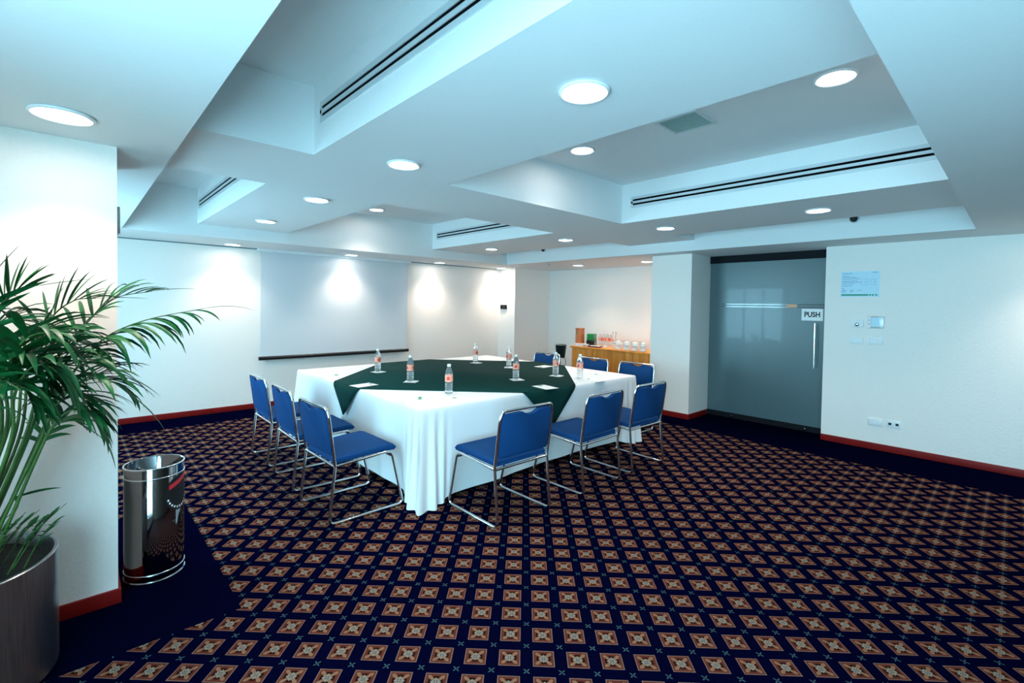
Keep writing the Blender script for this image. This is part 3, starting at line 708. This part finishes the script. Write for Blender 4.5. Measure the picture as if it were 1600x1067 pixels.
# low growth at the foot of the palm
def sprig(px, py, y, base, L=.065, pairs=5):
    tip = at_y(px, py, y); b = Vector((PX+base[0], PY+base[1], PH-.055)); mid = b.lerp(tip, .5)+Vector((0, 0, .03))
    pts = smooth_path([b, mid, tip], 6); org = Vector(t.location); bm = bmn(); tube(bm, [p-org for p in pts], .003, 6, .001); so = obj('seedling', bm, 'stem', t, smooth=60)
    bm = bmn()
    for k in range(pairs):
        p = pts[int((.35+.6*k/pairs)*(len(pts)-1))]; d = (pts[-1]-pts[0]).normalized(); sd = d.cross(Vector((0, 0, 1))).normalized()
        for s2 in (-1, 1): leaflet(bm, p-org, (d*.6+sd*s2+Vector((0, 0, .2))).normalized(), Vector((0, 0, 1)), L*(1-.08*k), .012, .5)
    obj('seedling_leaves', bm, 'leaf', so, smooth=80, kind='stuff')
sprig(104, 786, 2.60, (.17, -.02)); sprig(82, 800, 2.55, (.16, -.06)); sprig(62, 796, 2.6, (.10, 0)); sprig(40, 800, 2.5, (.08, -.08)); sprig(95, 808, 2.5, (.20, -.06), .07, 4); sprig(20, 800, 2.55, (0, -.05)); sprig(70, 806, 2.7, (.14, .05))
b2 = bmn(); p0, p1 = at_y(24, 778, 2.6), at_y(96, 757, 2.6); leaflet(b2, p0-Vector(t.location), (p1-p0).normalized(), Vector((0, .6, 1)), (p1-p0).length, .035, .25); obj('broad_leaf', b2, 'leaf', t, smooth=80)
bm = bmn(); tube(bm, [p-Vector(t.location) for p in smooth_path([Vector((PX+.05, PY-.02, PH-.06)), at_y(22, 800, 2.6), p0], 6)], .004, 6); obj('leaf_stalk', bm, 'stem', t, smooth=60)

# ------------------------------------------------------------------ buffet in the alcove
BF, BZ = 6.55, .80
t = thing('buffet_table', 'orange wood-veneer buffet table with fluted front in the alcove', 'table', (BF, 4.65, 0))
bx('top', 'wood', -.02, .62, -.86, .86, BZ-.03, BZ, t, bevel=.004)
for k in range(11):
    y = -.84+k*.153; bm = bmn(); n = 8
    prof = [(.015-.018*math.sin(math.pi*j/n), y+.150*j/n) for j in range(n+1)]
    poly_prism(bm, prof+[(.05, y+.15), (.05, y)], 'z', .02, BZ-.03); obj('front_panel', bm, 'wood', t, smooth=50)
for y in (-.84, .82): bx('side_panel', 'wood', .05, .60, y, y+.02, .02, BZ-.03, t)
bx('back_panel', 'wood', .58, .60, -.82, .82, .02, BZ-.03, t)
def on(x, y): return (BF+x, y, BZ)
t = thing('wooden_box', 'tall reddish wooden box with green emblem standing on the buffet', 'box', on(.15, 5.42))
bx('box_body', 'wood_red', -.06, .06, -.055, .055, 0, .30, t, bevel=.003); bx('box_lid', 'wood_red', -.064, .064, -.059, .059, .30, .315, t, bevel=.002)
bm = bmn(); lathe(bm, [(.0005, 0), (.016, 0), (.016, .002), (.0005, .003)], 16); bm.transform(Matrix.Rotation(-math.pi/2, 4, 'Y')); bm.transform(Matrix.Translation((-.06, .03, .23))); obj('emblem', bm, 'logo_green', t)
t = thing('tea_box', 'green tea box on a black stand beside the tall wooden box', 'box', on(.30, 5.27))
M['tea_green'] = pm('tea_box_green', (.01, .25, .05), .5, var=.1)
bx('stand', 'black', -.06, .06, -.075, .075, 0, .10, t, bevel=.004); bx('box_body', 'tea_green', -.055, .055, -.07, .07, .10, .215, t, bevel=.004)
t = thing('napkin_stack', 'low stack of white napkins on the buffet before the wooden box', 'napkins', on(.06, 5.33))
for k in range(5): bx('napkin', 'paper', -.05, .05, -.08+.002*(k % 2), .08, .001+k*.009, .009+k*.009, t, bevel=.002)
t = thing('straw_glass', 'tall clear glass with stirrers beside the green tea box', 'glass', on(.22, 5.13))
bm = bmn(); lathe(bm, [(.001, .004), (.026, .0), (.032, .16), (.029, .16), (.024, .01), (.001, .012)], 24); obj('tumbler', bm, 'clear_glass', t, smooth=40)
for k in range(5):
    a = k*1.26; bm = bmn(); tube(bm, [(.008*math.cos(a), .008*math.sin(a), .013), (.024*math.cos(a), .024*math.sin(a), .235)], .0025, 6); obj('stirrer', bm, 'silver', t, smooth=60)
for k in range(4):
    lab = ['orange-labelled water bottle on the buffet, first in the row from tea box', 'orange-labelled water bottle on the buffet, second in the row from tea box', 'orange-labelled water bottle on the buffet, third in the row from tea box', 'orange-labelled water bottle on the buffet, last in the row from tea box'][k]
    dup(b0, (BF+.33, 5.10-.075*k, BZ), k, lab, 'water bottles on the buffet')
t = thing('sugar_tray', 'dark red tray holding paper sachets on the front of the buffet', 'tray', on(.07, 5.02))
bx('tray_base', 'tray', -.055, .055, -.11, .11, 0, .008, t); 
for a in ((-.055, -.049, -.11, .11), (.049, .055, -.11, .11), (-.049, .049, -.11, -.104), (-.049, .049, .104, .11)): bx('tray_rim', 'tray', *a, .008, .022, t)
for k in range(7): bx('sachet', 'paper', -.035, .035, -.095+k*.027, -.075+k*.027, .009, .032, t)
def bowl(loc, lab, r=.045, h=.045):
    t = thing('small_bowl', lab, 'bowl', loc, 0, 'small white bowls on the buffet')
    bm = bmn(); lathe(bm, [(.001, .004), (r*.5, 0), (r*.55, .005), (r, h), (r-.004, h), (r*.5, .01), (.001, .01)], 24); obj('bowl_wall', bm, 'china', t, smooth=50)
    bm = bmn(); lathe(bm, [(.001, h*.7), (r*.80, h*.66)], 20); obj('bowl_filling', bm, 'paper', t, smooth=50)
bowl(on(.06, 5.19), 'small white bowl between the napkin stack and sachet tray'); bowl(on(.07, 4.82), 'small white bowl between the sachet tray and the cups')
t = thing('spoon_stand', 'clear stemmed glass holding silver spoons, behind the small bowl', 'glass', on(.22, 4.72))
bm = bmn(); lathe(bm, [(.001, .004), (.035, 0), (.035, .004), (.006, .012), (.006, .07), (.03, .09), (.036, .15), (.033, .15), (.027, .092), (.001, .08)], 24); obj('goblet', bm, 'clear_glass', t, smooth=40)
for k in range(3):
    a = k*2.1; bm = bmn(); tube(bm, [(.005*math.cos(a), .005*math.sin(a), .09), (.03*math.cos(a), .03*math.sin(a), .25)], .003, 6, .004); sp = obj('spoon', bm, 'chrome', t, smooth=60)
    bm = bmn(); bmesh.ops.create_uvsphere(bm, u_segments=10, v_segments=6, radius=.016); bm.transform(Matrix.Translation((.033*math.cos(a), .033*math.sin(a), .268)) @ Matrix.Diagonal((.5, 1, 1.3, 1))); obj('spoon_bowl', bm, 'chrome', sp, smooth=60)
def cups(y, x, lab):
    t = thing('cup_stack', lab, 'cups', on(x, y), 0, 'stacked white cups on the buffet')
    z = 0
    for k in range(2):
        bm = bmn(); lathe(bm, [(.001, z+.004), (.035, z+0), (.058, z+.007), (.057, z+.010), (.034, z+.005), (.001, z+.007)], 28); obj('saucer', bm, 'china', t, smooth=45)
        bm = bmn(); lathe(bm, [(.046, z+.010), (.049, z+.012), (.048, z+.040), (.040, z+.062), (.026, z+.068), (.024, z+.072), (.001, z+.070)], 28); c_ = obj('cup', bm, 'china', t, smooth=45)
        bm = bmn(); tube(bm, fillet([(-.030, .035, z+.055), (-.046, .052, z+.052), (-.044, .050, z+.026), (-.032, .036, z+.022)], .012), .0035, 8); obj('cup_handle', bm, 'china', c_, smooth=60)
        z += .073
for k, (y, lab) in enumerate(((4.56, 'white cup and saucer stack, first in the row from the spoon glass'), (4.40, 'white cup and saucer stack, second in the row from the spoon glass'), (4.24, 'white cup and saucer stack, third in the row from the spoon glass'), (4.09, 'white cup and saucer stack, half hidden by the white pier'))): cups(y, .09, lab)
for k, (y, w_) in enumerate(((4.78, 'first from the bottles'), (4.66, 'second from the bottles'), (4.50, 'third from the bottles'), (4.34, 'last from the bottles'))):
    t = thing('drinking_glass', 'clear drinking glass at the back of buffet, '+w_, 'glass', on(.44, y), 0, 'clear glasses at the back of the buffet')
    bm = bmn(); lathe(bm, [(.001, .004), (.026, .0), (.032, .12), (.029, .12), (.024, .01), (.001, .012)], 20); obj('tumbler', bm, 'clear_glass', t, smooth=40)
    bm = bmn(); lathe(bm, [(.0325, .119), (.0318, .1225), (.0288, .1205)], 20); obj('glass_rim', bm, 'clear_glass', t, smooth=60)
# bucket on its stand beside the buffet
t = thing('ice_bucket', 'dark tapered bucket on the metal stand beside the buffet', 'bucket', (6.62, 5.80, .555))
bm = bmn(); lathe(bm, [(.001, 0), (.075, 0), (.080, .01), (.105, .235), (.110, .24), (.102, .24), (.072, .012), (.001, .01)], 36); obj('bucket_body', bm, 'bucket', t, smooth=45)
bm = bmn(); tube(bm, [(math.cos(2*math.pi*k/36)*.108, math.sin(2*math.pi*k/36)*.108, .237) for k in range(36)], .005, 8, closed=True); obj('bucket_rim', bm, 'silver', t, smooth=60)
for s in (-1, 1):
    bm = bmn(); tube(bm, fillet([(0, s*.10, .20), (0, s*.13, .20), (0, s*.13, .16), (0, s*.095, .16)], .01), .004, 8); obj('bucket_handle', bm, 'silver', t, smooth=60)
t = thing('bucket_stand', 'slim metal stand carrying the dark bucket beside the buffet', 'stand', (6.62, 5.80, 0))
for a in (math.pi/4, 3*math.pi/4, 5*math.pi/4, 7*math.pi/4):
    bm = bmn(); tube(bm, [(.12*math.cos(a), .12*math.sin(a), 0), (.085*math.cos(a), .085*math.sin(a), .55)], .007, 8); obj('leg', bm, 'chrome', t, smooth=60)
for z, r in ((.548, .087), (.42, .0945), (.18, .109)):
    bm = bmn(); tube(bm, [(math.cos(2*math.pi*k/32)*r, math.sin(2*math.pi*k/32)*r, z) for k in range(32)], .006, 8, closed=True); obj('hoop', bm, 'chrome', t, smooth=60)
